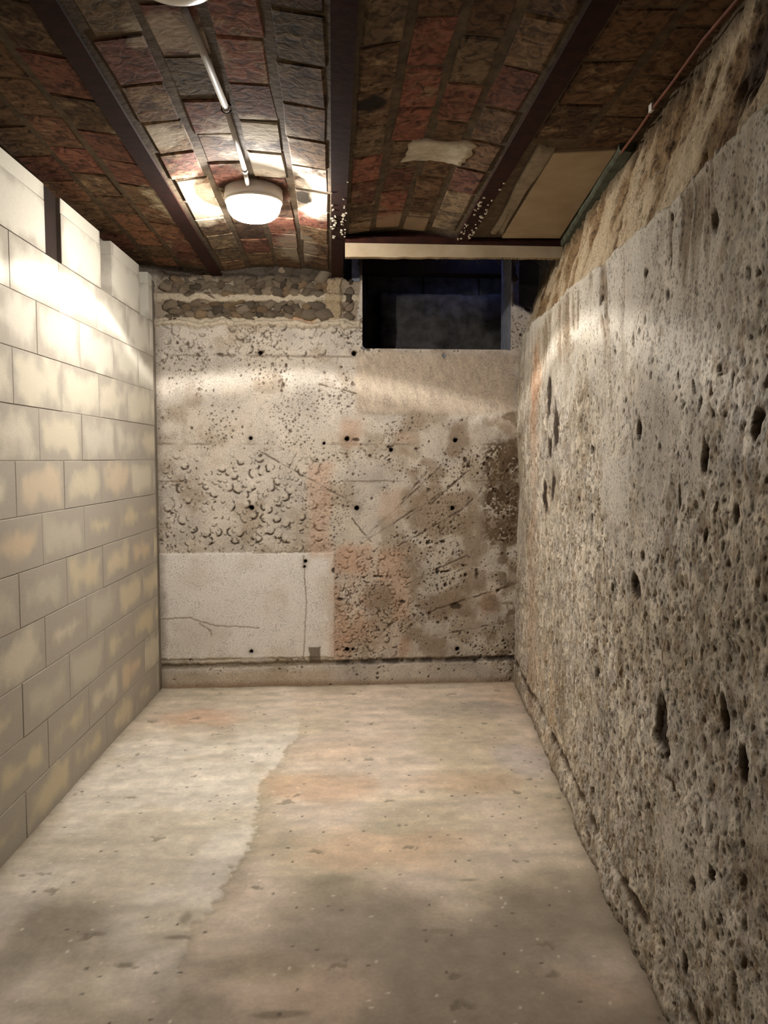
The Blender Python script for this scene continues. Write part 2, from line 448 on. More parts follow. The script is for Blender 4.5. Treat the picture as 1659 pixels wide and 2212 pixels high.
def bpx(x0, y0, x1, y1, s=0.012, w=True):
    a = B(x0, y1); b = B(x1, y0)
    return box(Xw if w else Xw2, Zw if w else Zw2, a[0], b[0], a[1], b[1], s)


pb = Paint(X.shape, (192, 182, 168))
h = wob(3, 0.02, 71) + wob(22, 0.006, 73)
pb.mul(1 + (fbm(X, Z, 7, 75, 4) - 0.5) * 0.30)
pb.mix((198, 186, 168), sm(0.5, 0.7, fbm(X, Z, 5, 77, 4)) * 0.7)
pb.mix((150, 134, 113), sm(0.55, 0.72, fbm(X, Z, 6, 79, 4)) * 0.55)
# patches that decide how coarse the concrete is
m_cres = np.clip(bpx(352, 990, 700, 1195, 0.04) + bpx(480, 695, 800, 775, 0.03) * 0.75 + bpx(352, 640, 460, 780, 0.03) * 0.5, 0, 1)
m_pla = bpx(345, 1193, 722, 1424, 0.006, False)
m_sill = bpx(768, 764, 1112, 893, 0.02)
m_pink = bpx(716, 1178, 885, 1420, 0.05)
m_brown = bpx(1048, 960, 1125, 1175, 0.05)
m_right = bpx(870, 900, 1125, 1430, 0.08)
m_rub = bpx(340, 596, 775, 694, 0.006)
m_plain = np.clip(m_pla + m_sill, 0, 1)
rough = np.clip(1 - m_plain, 0, 1)
# pebbles and crescent hollows left by the stones
u2 = X + wob(50, 0.010, 83); v2 = Z + wob(50, 0.010, 87)
for (f, seed, dep, msk) in [(15, 91, 0.009, m_cres), (27, 93, 0.006, m_cres * 0.8), (20, 95, 0.007, m_pink), (36, 96, 0.005, m_pink)]:
    f1, f2, rid, ang = worley(u2, v2, f, seed)
    ring = np.exp(-((f1 - 0.30 - 0.16 * (rid * 13 % 1)) / 0.075) ** 2)
    arc = sm(0.0, 0.7, np.cos(ang - math.pi / 2 + (rid * 37 % 1 - 0.5) * 3.2)) * (rid > 0.48)
    k = ring * arc * msk
    h -= k * dep * 1.2
    h += np.clip(0.4 - f1, 0, 1) * dep * 0.7 * msk * (rid > 0.3)
    pb.mix((70, 59, 48), k * 0.9)
    pb.mix((205, 196, 180), sm(0.3, 0.1, f1) * msk * (rid > 0.5) * 0.5)
# scattered pores everywhere on the rough parts
dens = fbm(X, Z, 4.5, 97, 3)
for (f, seed, dep, thr, r0) in [(13, 101, 0.010, 0.14, 0.17), (27, 103, 0.007, 0.24, 0.23), (55, 105, 0.004, 0.36, 0.28)]:
    f1, f2, rid, _ = worley(u2, v2, f, seed)
    k = sm(1.0, 0.4, f1 / (r0 * (0.5 + 0.9 * (rid * 71 % 1)))) * (rid < thr * (0.10 + 1.9 * sm(0.42, 0.66, dens))) * rough * (1 + 0.2 * m_right)
    h -= k * dep
    pb.mix((78, 66, 54), k * (0.45 + 0.45 * (rid * 29 % 1)))
f1, f2, rid, _ = worley(u2, v2, 13, 107)
k = sm(0.14, 0.07, f1) * (rid < 0.10) * m_plain
h -= k * 0.004; pb.mix((84, 72, 58), k * 0.7)
# smooth patches
h = h * (1 - 0.85 * m_plain) + m_pla * 0.009 + m_sill * 0.004
pb.mix((230, 224, 215), m_pla * 0.95)
pb.mix((208, 199, 185), m_pla * sm(0.45, 0.7, fbm(X, Z, 6, 111, 4)) * 0.6)
pb.mix((184, 168, 148), m_sill * 0.92)
pb.mul(1 - m_sill * (fbm(X + Z * 0.3, Z * 0.3, 60, 113, 3) - 0.5) * 0.2)
for pts in [[(350, 1338), (410, 1334), (445, 1346), (470, 1352), (560, 1356)], [(430, 1345), (455, 1362), (458, 1372)], [(655, 1200), (662, 1300), (655, 1424)], [(545, 1195), (640, 1192)]]:
    for a, b in zip(pts, pts[1:]):
        k = sm(0.006, 0.001, seg(Xw2, Zw2, B(*a), B(*b)))
        h -= k * 0.003; pb.mix((150, 137, 118), k * 0.75)
# pink render left on the exposed pebbles, brown moss in the corner
pb.mix((190, 154, 128), m_pink * (0.25 + 0.75 * sm(0.40, 0.62, fbm(X, Z, 9, 117, 4))) * 0.62)
pb.mix((128, 112, 94), bpx(790, 1265, 850, 1320, 0.04) * 0.6)
for (x0, y0, x1, y1, kk) in [(668, 1000, 715, 1200, .55), (735, 905, 780, 965, .55), (855, 930, 900, 955, .35), (1040, 1280, 1075, 1330, .55), (820, 1060, 870, 1120, .4), (715, 1370, 760, 1420, .6), (730, 1180, 800, 1240, .5)]:
    pb.mix((190, 156, 132), bpx(x0, y0, x1, y1, 0.03) * kk)
moss = np.clip(m_brown * 1.3, 0, 1) * sm(0.40, 0.56, 0.55 * fbm(X, Z, 85, 119, 2) + 0.45 * fbm(X, Z, 12, 118, 3))
pb.mix((72, 55, 38), moss * 0.9); h -= moss * 0.003
pb.mix((128, 108, 86), m_right * sm(0.42, 0.62, fbm(X, Z, 8, 121, 4)) * 0.6)
pb.mix((96, 78, 58), bpx(1075, 880, 1125, 1460, 0.05) * sm(0.42, 0.6, fbm(X, Z, 18, 123, 3)) * 0.7)
# board lines and trowel scratches
scr = [((905, 1095), (780, 1175)), ((950, 1010), (800, 1150)), ((985, 1040), (880, 1120)), ((1000, 1100), (860, 1180)), ((878, 1262), (936, 1233)), ((936, 1233), (1010, 1200)), ((912, 1326), (1110, 1262)), ((935, 1374), (1105, 1342)), ((975, 1150), (1000, 1195)), ((1050, 1358), (1058, 1418)), ((760, 1120), (800, 1170)),
       ((560, 975), (660, 1030)), ((660, 1030), (760, 1085)), ((640, 980), (625, 1010)), ((620, 820), (605, 860)), ((870, 1080), (930, 1010)), ((1020, 1010), (930, 1090)), ((1040, 1060), (950, 1150)), ((690, 830), (770, 850)), ((505, 765), (470, 770))]
for a, b in scr:
    dd = seg(Xw2, Zw2, B(*a), B(*b))
    k = sm(0.008, 0.001, dd) * (0.25 + 0.75 * sm(0.4, 0.6, fbm(X, Z, 20, a[0], 2)))
    h -= k * 0.004; pb.mix((80, 66, 52), k * 0.7)
for yy in (770, 960, 1040):
    zz = B(700, yy)[1]
    k = np.exp(-((Zw2 - zz) / 0.005) ** 2) * (1 - m_plain) * sm(0.48, 0.65, fbm(X, Z, 5, yy, 2))
    h -= k * 0.004; pb.mix((104, 90, 74), k * 0.55)
# rubble band under the ceiling: recessed bed for the stones with lime courses
h -= m_rub * 0.02
pb.mix((134, 119, 98), m_rub * 0.75)
for (y0, y1) in ((634, 651), (686, 706)):
    z0 = B(560, y1)[1]; z1 = B(560, y0)[1]
    k = sm(-0.01, 0.01, Zw - z0) * sm(-0.01, 0.01, z1 - Zw) * sm(B(790, 640)[0], B(770, 640)[0], X)
    h += k * 0.022; pb.mix((192, 178, 154), k * 0.85)
pb.mix((162, 142, 112), bpx(705, 600, 738, 690, 0.008) * 0.8)
h += bpx(705, 600, 738, 690, 0.008) * 0.02
pb.mix((170, 118, 78), bpx(620, 672, 680, 694, 0.02) * 0.7)
pb.mix((56, 48, 41), sm(2.455, 2.485, Zw) * 0.85)  # shade of the gap under the ceiling painted on as a dark band
# joint above the kicker, small cement pad, dirt at the foot
zg0 = B(700, 1440)[1]; zg1 = B(700, 1427)[1]
zmid = (zg0 + zg1) / 2 + (X + 0.5) * 0.010
k = np.exp(-((Zw2 - zmid) / 0.017) ** 4)
h -= k * 0.012
rt = sm(B(700, 1430)[0], B(730, 1430)[0], X)
pb.mix((132, 121, 104), k * (1 - rt) * 0.9)
pb.mix((78, 70, 62), k * rt * (0.5 + 0.5 * sm(0.3, 0.5, fbm(X, Z, 14, 127, 3))))
k = bpx(668, 1396, 692, 1432, 0.004, False)
h += k * 0.004; pb.mix((118, 108, 92), k * 0.9)
pb.mix((190, 172, 148), sm(0.10, 0.08, Zw2) * (1 - rt) * 0.6)
pb.mix((140, 112, 86), sm(0.05, 0.0, Zw2) * 0.6)
# dark streak beside the block wall
pb.mix((128, 117, 102), sm(-0.99, -1.05, Xw) * 0.6)
# formwork tie holes
for (px, py, r) in [(562, 762, .015), (765, 763, .016), (960, 768, .012), (541, 947, .012), (750, 948, .017), (984, 951, .015), (543, 1097, .017), (771, 1098, .016), (979, 1098, .015), (543, 1407, .012), (750, 1403, .014), (988, 1402, .015), (660, 1212, .012), (658, 1224, .009), (845, 972, .014), (700, 957, .009), (762, 1403, .008)]:
    bx, bz = B(px, py)
    d = np.hypot(X - bx, Z - bz) + wob(60, 0.006, 131)
    k = sm(r, r * 0.62, d)
    h -= k * 0.05; pb.mix((24, 19, 16), k)
    pb.mix((96, 80, 64), np.exp(-(d / (r * 1.9)) ** 2) * 0.35)
for (px, py, rx_, ry_) in [(770, 950, .035, .012), (618, 790, .012, .03), (612, 830, .014, .03), (475, 765, .03, .01), (800, 985, .014, .014), (840, 965, .02, .012), (900, 970, .014, .012), (1005, 995, .012, .02), (735, 1295, .03, .014), (720, 1232, .01, .025), (870, 1300, .03, .012), (955, 1170, .02, .012), (820, 1245, .045, .008), (985, 1310, .04, .035), (960, 1235, .03, .01), (1030, 1240, .02, .03)]:
    bx, bz = B(px, py)
    d = np.hypot((X - bx) / rx_, (Z - bz) / ry_) + wob(35, 1.3, px)
    k = sm(1.0, 0.4, d); h -= k * 0.010; pb.mix((66, 54, 42), k * 0.85)
for (x0, x1, z0, z1, dd) in [(0.062, 0.160, 2.478, 2.9, 0.22), (1.125, 1.4, 2.33, 2.9, 0.10)]:
    k = box(Xw, Zw + (0.35 * (X - 1.14) if x0 > 1 else 0), x0, x1, z0, z1, 0.012 if x0 < 1 else 0.035); h -= k * dd
    pb.mix((60, 52, 46), k * 0.8)  # shade inside the pockets also painted into the colour
WX0, WX1, WZ0 = 0.183, 1.09, 2.056
inner = (X > WX0) & (X < WX1) & (Z > WZ0)
keep = ~(inner[:-1, :-1] & inner[1:, 1:] & inner[1:, :-1] & inner[:-1, 1:])
h = np.where((np.abs(X - WX0) < 0.012) & (Z > WZ0) | (np.abs(X - WX1) < 0.012) & (Z > WZ0) | (np.abs(Z - WZ0) < 0.012) & (X > WX0) & (X < WX1), np.clip(h, -0.004, 0.004), h)
wall_back = grid_object('wall_back', np.stack([X, D - h, Z], -1), pb.c, M['back'], keep=keep, kind='structure')

# rubble stones bedded in the band
stone_meshes = []
for s in range(8):
    bm = bmesh.new(); bmesh.ops.create_icosphere(bm, subdivisions=2, radius=0.5)
    rr = random.Random(50 + s)
    for v in bm.verts: v.co *= 0.70 + 0.5 * rr.random()
    me = bpy.data.meshes.new('stone'); bm.to_mesh(me); bm.free()
    me.polygons.foreach_set('use_smooth', [True] * len(me.polygons)); stone_meshes.append(me)


def tinted(m):
    """multiply a material's base colour by the object colour"""
    n = m.node_tree.nodes; l = m.node_tree.links; p = n['Principled BSDF']
    src = p.inputs['Base Color'].links[0].from_socket
    oi = n.new('ShaderNodeObjectInfo'); mx = n.new('ShaderNodeMix'); mx.data_type = 'RGBA'; mx.blend_type = 'MULTIPLY'; mx.inputs[0].default_value = 1
    l.new(src, mx.inputs[6]); l.new(oi.outputs['Color'], mx.inputs[7]); l.new(mx.outputs[2], p.inputs['Base Color'])


tinted(M['stone'])
for me in stone_meshes: me.materials.append(M['stone'])
rr = random.Random(4)


def stones_in(x0, y0, x1, y1, rows, step, tint):
    for r_ in range(rows):
        py = y0 + (y1 - y0) * (r_ + 0.5) / rows
        px = x0 + rr.uniform(0, step)
        while px < x1:
            w = rr.uniform(0.55, 1.9) * step
            bx, bz = B(px + w / 2 * 0.5, py + rr.uniform(-4, 4))
            o = link('stone', stone_meshes[rr.randrange(8)], None, wall_back)
            s = w * D / F * 1.3
            o.location = (bx, D + 0.017 + rr.uniform(-.003, 0.008), bz + rr.uniform(-.012, .012))
            o.scale = (s, s * rr.uniform(0.35, 0.6), (y1 - y0) / rows * D / F * rr.uniform(0.9, 1.9))
            o.rotation_euler = (rr.uniform(-.3, .3), rr.uniform(-.5, .5), rr.uniform(-.4, .4))
            t = rr.choice(tint); k = rr.uniform(0.8, 1.2)
            o.color = (t[0] * k, t[1] * k, t[2] * k, 1)
            px += w * 0.80


G = [(1.1, 1.08, 1.05), (1.15, 1.1, 1.02), (.9, .88, .86), (.6, .57, .54), (1.05, .9, .72), (1, .95, .9)]
Dk = [(.6, .58, .56), (.46, .44, .42), (.9, .85, .78), (.95, .8, .64)]
stones_in(352, 600, 560, 638, 3, 17, G)
stones_in(552, 574, 706, 638, 4, 19, Dk + G[:2])
stones_in(352, 650, 640, 688, 3, 16, G + Dk)
stones_in(640, 652, 704, 688, 2, 22, G + [(1.1, .8, .55)])
stones_in(742, 606, 762, 688, 6, 14, Dk + G)

# ================================================================== RIGHT WALL
st = [0.75]
while st[-1] < D + 0.08: st.append(st[-1] + 0.0034 + 0.0009 * max(0, st[-1] - 1.2))
ys = np.array(st); zs = np.arange(-0.02, 2.64, 0.0043)
Y, Z = np.meshgrid(ys, zs, indexing='ij')
wob = lambda f, a, s: (fbm(Y, Z, f, s, 4) - 0.5) * a
pr = Paint(Y.shape, (192, 183, 169))
zl = 2.025 + 0.034 * (Y - 1.42) + wob(6, 0.05, 201) + wob(30, 0.012, 203)
upper = sm(-0.006, 0.006, Z - zl)
dens = np.clip(fbm(Y, Z, 2.2, 205, 3) + 0.16 * sm(1.75, 1.2, Z) - 0.22 * sm(1.70, 1.95, Z), 0, 1)
dens = 0.22 + 0.78 * sm(0.28, 0.54, dens)
h = wob(2.5, 0.035, 207) + wob(9, 0.014, 209) + wob(32, 0.008, 211) * (0.3 + 0.7 * dens)
pr.mul(1 + (fbm(Y, Z, 6, 213, 4) - 0.5) * 0.36)
pr.mix((152, 138, 116), sm(0.5, 0.72, fbm(Y, Z, 3.2, 215, 4)) * 0.6)
pr.mix((200, 189, 170), sm(0.52, 0.70, fbm(Y, Z, 5.5, 217, 4)) * 0.6)
u2 = Y + wob(26, 0.03, 219); v2 = Z * 0.78 + wob(26, 0.03, 221)
calm = 0.55 + 0.45 * sm(1.3, 2.8, Y)
for (f, seed, dep, thr, r0, kk) in [(13, 223, 0.012, 0.10, 0.17, .85), (25, 225, 0.009, 0.30, 0.24, .85), (44, 227, 0.006, 0.40, 0.30, .85), (72, 229, 0.0035, 0.36, 0.36, .75)]:
    f1, f2, rid, _ = worley(u2, v2, f, seed)
    r = r0 * (0.6 + 0.7 * (rid * 53 % 1))
    k = sm(1.0, 0.45, f1 / r) * (rid < thr * (0.18 + 0.95 * dens))
    k = k * (1 - upper * 0.4) * (0.6 + 0.4 * (rid * 43 % 1))
    dep = dep * calm
    h -= k * dep
    pr.mix((70, 57, 44), k * kk * (0.5 + 0.5 * (rid * 31 % 1)))
    h += sm(0.5, 0.1, f1) * (rid > 0.75) * dep * 0.35 * dens
    pr.mix((206, 194, 172), sm(0.45, 0.15, f1) * (rid > 0.82) * dens * 0.45)
f1, f2, rid, _ = worley(u2, v2, 34, 251)
pr.mul(1 + (rid - 0.5) * 0.30 * dens)
pr.mix((128, 108, 84), (rid * 17 % 1 > 0.72) * sm(0.05, 0.2, f2 - f1) * dens * 0.5)
drip = fbm(Y * 1.0, Z * 0.16, 16, 253, 4)
dz_ = sm(1.55, 1.95, Z)
pr.mix((118, 100, 78), dz_ * sm(0.54, 0.70, drip) * 0.75); h -= dz_ * sm(0.54, 0.72, drip) * 0.006
pr.mix((206, 198, 182), dz_ * sm(0.46, 0.32, drip) * 0.5)
# gouges
gk = np.zeros(Y.shape, np.float32)
for (px, py, a, b) in [(1188, 850, .05, .10), (1200, 920, .04, .12), (1186, 960, .03, .08), (1178, 1070, .04, .09), (1190, 1050, .025, .08), (1430, 1560, .03, .07), (1440, 1625, .025, .05), (1425, 1590, .035, .03), (1375, 1268, .03, .035), (1392, 590, .022, .028), (1298, 650, .02, .022), (1275, 972, .018, .02), (1383, 930, .015, .035),
                       (1525, 985, .018, .045), (1590, 1110, .025, .035), (1470, 1085, .008, .045), (1525, 1155, .015, .03), (1640, 920, .02, .05), (1480, 2085, .014, .03), (1390, 1200, .012, .02), (1610, 1140, .02, .04), (1325, 1275, .012, .02), (1550, 480, .016, .03), (1265, 1245, .02, .02), (1290, 1460, .02, .03), (1560, 1530, .02, .05), (1600, 1660, .02, .04), (1500, 1910, .012, .02), (1540, 1890, .012, .018)]:
    gy, gz = Rw(px, py)
    a *= 2.2 if gy > 3 else (1.5 if gy > 1.8 else 1.2)
    d = np.hypot((Y - gy) / a, (Z - gz) / b) + (fbm(Y, Z * 0.6, 22, px, 3) - 0.5) * 1.5
    gk = np.maximum(gk, sm(1.0, 0.45, d))
h -= gk * np.where(Y > 2.9, 0.003, 0.016); pr.mix((46, 36, 27), gk * 0.92)
# trowelled lime streaks and smooth patches
for (x0, y0, x1, y1) in [(1300, 980, 1365, 1110), (1150, 640, 1180, 720), (1235, 650, 1310, 740)]:
    a = Rw(x0, y1); b = Rw(x1, y0)
    k = box(Y + wob(16, .10, 231), Z + wob(16, .08, 233), min(a[0], b[0]), max(a[0], b[0]), min(a[1], b[1]), max(a[1], b[1]), 0.015)
    h = h * (1 - k * 0.8) + k * 0.004; pr.mix((196, 188, 174), k * 0.85)
# peach stain down the far corner
a = Rw(1150, 900)
k = np.exp(-((Y - 4.18 + wob(5, .3, 235)) / 0.14) ** 2) * sm(2.1, 1.9, Z) * (0.35 + 0.65 * sm(1.35, 1.7, Z))
pr.mix((196, 150, 116), k * 0.65)
k = np.exp(-((Y - 3.7) / 0.25) ** 2) * np.exp(-((Z - 0.25) / 0.22) ** 2)
pr.mix((190, 158, 120), k * sm(0.4, 0.6, fbm(Y, Z, 8, 236, 3)) * 0.7)
# upper band, set back: brown earth-set stones with lime between
pr.mix((186, 164, 130), upper * 0.75)
kb = upper * sm(0.42, 0.58, fbm(Y, Z * 0.8, 7, 237, 4))
pr.mix((122, 94, 62), kb * 0.75); h -= kb * 0.012
f1, f2, rid, _ = worley(u2, v2, 15, 239)
h += np.clip(0.45 - f1, 0, 1) * 0.03 * kb
pr.mix((66, 50, 36), sm(0.12, 0.02, f2 - f1) * kb * 0.6)
gy, gz = Rw(1500, 170)
k = sm(1.0, 0.5, np.hypot((Y - 1.68) / .13, (Z - 2.24) / .17) + (fbm(Y, Z, 10, 241, 3) - .5) * 1.2)
pr.mix((58, 46, 36), k * 0.85); h -= k * 0.02
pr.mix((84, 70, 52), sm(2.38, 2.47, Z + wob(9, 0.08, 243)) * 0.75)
tr_ = sm(0.44, 0.62, fbm(Y * 1.0 + Z * 0.5, Z * 0.6, 4, 255, 4)) * sm(1.55, 1.72, Z) * (1 - upper)
pr.mix((204, 197, 184), tr_ * 0.55); h = h * (1 - 0.5 * tr_)
lip = np.exp(-((Z - zl + 0.012) / 0.012) ** 2) * (0.3 + 0.9 * fbm(Y, Z, 9, 257, 3))
pr.mix((204, 196, 180), lip * 0.7); h += lip * 0.004
# kicker joint near the foot
k = np.exp(-((Z - 0.128 + wob(5, .03, 245) + wob(30, .02, 246)) / 0.020) ** 4)
h -= k * (0.004 + 0.012 * fbm(Y, Z, 12, 247, 3)); pr.mix((74, 60, 44), k * sm(0.30, 0.55, fbm(Y, Z, 9, 249, 3)) * 0.9)
h += sm(0.13, 0.0, Z) * 0.010
pr.mix((108, 94, 76), sm(0.03, 0.0, Z) * 0.6)
back = upper * (0.028 + 0.112 * np.clip((Z - zl) / 0.43, 0, 1.3))
corner = sm(4.30, 4.75, Y) * sm(1.95, 2.15, Z) * 0.02
Xr = 1.14 - 0.105 * (D - Y) - h + back + corner
wall_right = grid_object('wall_right', np.stack([Xr, Y, Z], -1), pr.c, M['right'], flip=True, kind='structure')

# nearer stretch of the right wall and the wall behind the photographer (outside the frame)
bm = bmesh.new()
vs = [bm.verts.new(c) for c in [(rx(0.8), 0.8, -0.02), (rx(-1.6), -1.6, -0.02), (rx(-1.6), -1.6, 2.64), (rx(0.8), 0.8, 2.64)]]
bm.faces.new(vs)
from_bm('wall_extension', bm, M['plaster'], wall_right)
bm = bmesh.new(); add_box(bm, -1.6, 1.2, -1.72, -1.6, -0.02, 2.7)
from_bm('wall_rear', bm, M['plaster'], kind='structure')

# ================================================================== LEFT WALL of concrete blocks
ANG = math.atan(0.043)
ZR = [0.0] + [0.183 + 0.2012 * i for i in range(11)]       # course lines, the last one at 2.195
bm = bmesh.new()
def wall_quad(bm, d, y0, y1, z0, z1):
    c = [(lx(y) - d, y, z) for y, z in ((y0, z0), (y1, z0), (y1, z1), (y0, z1))]
    bm.faces.new([bm.verts.new(q) for q in c])
wall_quad(bm, 0.002, -1.6, D + 0.06, -0.02, 2.195)
wall_quad(bm, 0.11, -1.6, D + 0.06, 2.19, 2.75)
c = [(lx(-1.6) - .004, -1.6, 2.195), (lx(D + .06) - .004, D + .06, 2.195), (lx(D + .06) - .13, D + .06, 2.195), (lx(-1.6) - .13, -1.6, 2.195)]
bm.faces.new([bm.verts.new(q) for q in c])
wall_left = from_bm('wall_left', bm, M['block_mortar'], kind='structure')


def chamfer_box(lx_, ly_, lz_, ch, rnd, jit):
    """box centred on its own origin whose +X face is the visible one, with worn edges"""
    bm = bmesh.new()
    def j(): return rnd.uniform(-jit, jit)
    ring = lambda x, dy, dz: [bm.verts.new((x, sy * (ly_ / 2 - dy) + j(), sz * (lz_ / 2 - dz) + j())) for sy, sz in ((-1, -1), (1, -1), (1, 1), (-1, 1))]
    a = ring(-lx_ / 2, 0, 0); b = ring(lx_ / 2 - ch, 0, 0); c_ = ring(lx_ / 2, ch, ch)
    for A, B_ in ((a, b), (b, c_)):
        for k in range(4): bm.faces.new((A[k], A[(k + 1) % 4], B_[(k + 1) % 4], B_[k]))
    bm.faces.new(c_); bm.faces.new(a[::-1])
    me = bpy.data.meshes.new('block'); bm.normal_update(); bm.to_mesh(me); bm.free()
    return me


rb = random.Random(9)
block_meshes = {}
def block(y0, y1, z0, z1, thick=0.05, proud=0.0, smear=None):
    key = (round(y1 - y0, 3), round(z1 - z0, 3), thick, rb.randrange(3))
    if key not in block_meshes:
        me = chamfer_box(thick, y1 - y0, z1 - z0, 0.0018, rb, 0.0008); me.materials.append(M['block']); block_meshes[key] = me
    o = link('concrete_block', block_meshes[key], None, wall_left)
    yc, zc = (y0 + y1) / 2, (z0 + z1) / 2
    o.location = (lx(yc) - thick / 2 + proud + rb.uniform(-0.0012, 0.0012), yc, zc)
    o.rotation_euler = (0, 0, -ANG + rb.uniform(-.002, .002))
    k = rb.random()
    c = [(192, 181, 153), (194, 185, 163), (190, 178, 149), (194, 182, 154), (178, 171, 153), (194, 176, 149)][rb.randrange(6)]
    hi = min(1, max(0, (zc - 1.1) / 0.9))
    c = [v * (1 - hi) + w * hi for v, w in zip(c, (194, 188, 172))]
    if smear is None: smear = (0.55 + 0.55 * rb.random()) * (1 - hi) + hi * (0.12 + 0.35 * rb.random())
    o.color = L3(*c)[:3] + (smear,)


J = 0.0014
for i in range(11):
    z0, z1 = ZR[i], ZR[i + 1]
    y = (3.372 if i % 2 == 0 else 3.135) - 0.455 * 11
    while y < D:
        y0, y1 = max(y, -1.6), min(y + 0.455, D - 0.055)
        if y1 > 0.6 and y1 - y0 > 0.05: block(y0 + J, y1 - J, z0 + J, z1 - J)
        y += 0.455
bm = bmesh.new(); add_box(bm, -0.06, 0.002, D - 0.058, D + 0.02, 0.0, 2.44, 0.006)
o = from_bm('corner_mortar', bm, M['corner_mortar'], wall_left); o.location = (lx(D - .05), 0, 0)
# top course: blocks separated by slots, with a thin levelling course over it
SL = 0.648
for k in range(-4, 3):
    a = 3.412 + SL * k; b = min(a + 0.482, D - 0.055)
    if b < 0.6 or b - a < 0.05: continue
    block(a, b, 2.195 + J, 2.398, 0.11, smear=0.1)
    block(a, b, 2.398 + J, 2.462, 0.11, smear=0.25)
def slot_fill(k, d):
    bm = bmesh.new(); y1 = 3.412 + SL * k; y0 = y1 - 0.166
    add_box(bm, -0.03, 0, y0, y1, 2.197, 2.42)
    o = from_bm('mortar_infill', bm, M['corner_mortar'], wall_left)
    o.location = (lx(y0) - d, 0, 0)
slot_fill(1, 0.05); slot_fill(2, 0.04); slot_fill(-1, 0.05)
for k in (0,):
    bm = bmesh.new(); y1 = 3.412 + SL * k; y0 = y1 - 0.160
    add_box(bm, lx(y0) - 0.1, lx(y0) - 0.012, y0, y1, 2.1975, 2.47, 0.004)
    o = from_bm('timber_stub', bm, M['timber'], category='timber', label='dark brown timber stub filling the notch in the top course of pale blocks')

# ================================================================== CEILING: steel beams and shallow brick vaults
def vault_z(x, a, b, extra=0.0):
    t = (x - (a + b) / 2) / ((b - a) / 2)
    return ZB + 0.012 + (RISE if b < 1 else 0.006) * (1 - t * t) + extra


bays = [(BEAMS[0], BEAMS[1]), (BEAMS[1], BEAMS[2]), (BEAMS[2], BEAMS[3]), (BEAMS[3], 1.27)]
TR = 4.03       # the trimmer stops the two right-hand bays here
bm = bmesh.new()
for bi, (a, b) in enumerate(bays):
    y1 = D + 0.06 if bi < 2 else TR + 0.06
    n = 14; prev = None
    for k in range(n + 1):
        x = a + (b - a) * k / n; z = vault_z(x, a, b, 0.006)
        cur = (bm.verts.new((x, -1.7, z)), bm.verts.new((x, y1, z)))
        if prev: bm.faces.new((prev[0], prev[1], cur[1], cur[0]))
        prev = cur
ceiling = from_bm('ceiling', bm, M['mortar'], smooth=True, kind='structure')

rk = random.Random(21)
BL = 0.268
brick_meshes = {}
def brick_mesh(w):
    key = (round(w, 3), rk.randrange(5))
    if key not in brick_meshes:
        me = chamfer_box(0.03, BL - 0.013, w, 0.005, rk, 0.004)
        me.name = 'brick'; me.materials.append(M['brick']); brick_meshes[key] = me
    return brick_meshes[key]
RED, ORA, BRN, DRK, GRY, TAN = (132, 84, 66), (132, 92, 66), (108, 80, 56), (90, 66, 48), (116, 96, 72), (124, 96, 68)
pal = {0: [RED, RED, ORA, BRN, TAN, BRN], 1: [BRN, TAN, BRN, GRY, RED, TAN, DRK], 2: [RED, BRN, TAN, BRN, GRY, RED], 3: [BRN, DRK, BRN, TAN, DRK]}
cols = {0: 4, 1: 4, 2: 4, 3: 3}
for bi, (a, b) in enumerate(bays):
    nC = cols[bi]; xa, xb = a + 0.034, b - 0.034
    if bi == 3: xb = 1.235
    wC = (xb - xa) / nC
    yend = D - 0.005 if bi < 2 else TR - 0.012
    for c in range(nC):
        xc = xa + wC * (c + 0.5)
        if bi == 0 and c == 0: continue          # hidden over the block wall
        jw = 0.030 if c % 2 == 0 else 0.022
        y = 1.15 + BL * (0.5 if c % 2 else 0) + rk.uniform(-.03, .03)
        zc = vault_z(xc, a, b); tan = math.atan(-2 * (RISE if b < 1 else 0.006) * (xc - (a + b) / 2) / ((b - a) / 2) ** 2)
        while y < yend - 0.06:
            yc = y + BL / 2
            if bi == 3 and xc > 0.74 and yc > 2.83: break     # the boarded part
            if y + BL > yend + 0.10: break
            w = wC - jw
            o = link('brick', brick_mesh(w), None, ceiling)
            o.rotation_euler = (rk.uniform(-.012, .012), math.pi / 2 - tan + rk.uniform(-.02, .02), rk.uniform(-.02, .02))
            o.location = (xc + rk.uniform(-.004, .004), yc, zc + 0.015 + rk.uniform(-.002, .003))
            sh = (yend - y) / BL if y + BL > yend else 1.0
            if sh < 1: o.scale = (1, sh, 1); o.location.y = y + sh * BL / 2
            t = rk.choice(pal[bi]); k = rk.uniform(0.68, 0.98)
            o.color = L3(*[v * k for v in t])[:3] + (rk.choice([0.15, 0.3, 0.5, 0.9]),)
            y += BL


def steel_beam(x, y0, y1, label, flecks=0):
    bm = bmesh.new()
    add_box(bm, x - 0.033, x + 0.033, y0, y1, ZB, ZB + 0.010)
    add_box(bm, x - 0.004, x + 0.004, y0, y1, ZB + 0.009, ZB + 0.12)
    add_box(bm, x - 0.033, x + 0.033, y0, y1, ZB + 0.12, ZB + 0.13)
    o = from_bm('steel_beam', bm, M['steel'], category='beam', label=label)
    if flecks:
        bm = bmesh.new(); r2 = random.Random(flecks)
        for i in range(60):
            yy = r2.gauss(3.75, 0.22)
            if yy > 4.0: continue
            xx = x + (r2.choice([-1, 1]) * r2.uniform(.012, .033)); s = r2.uniform(.0015, .0055)
            add_box(bm, xx - s, xx + s, yy - s * 1.6, yy + s * 1.6, ZB - r2.uniform(.002, .005), ZB + .001)
        from_bm('plaster_flecks', bm, M['plaster'], o, kind='stuff', label='pale plaster splashes stuck to the flange')
    return o


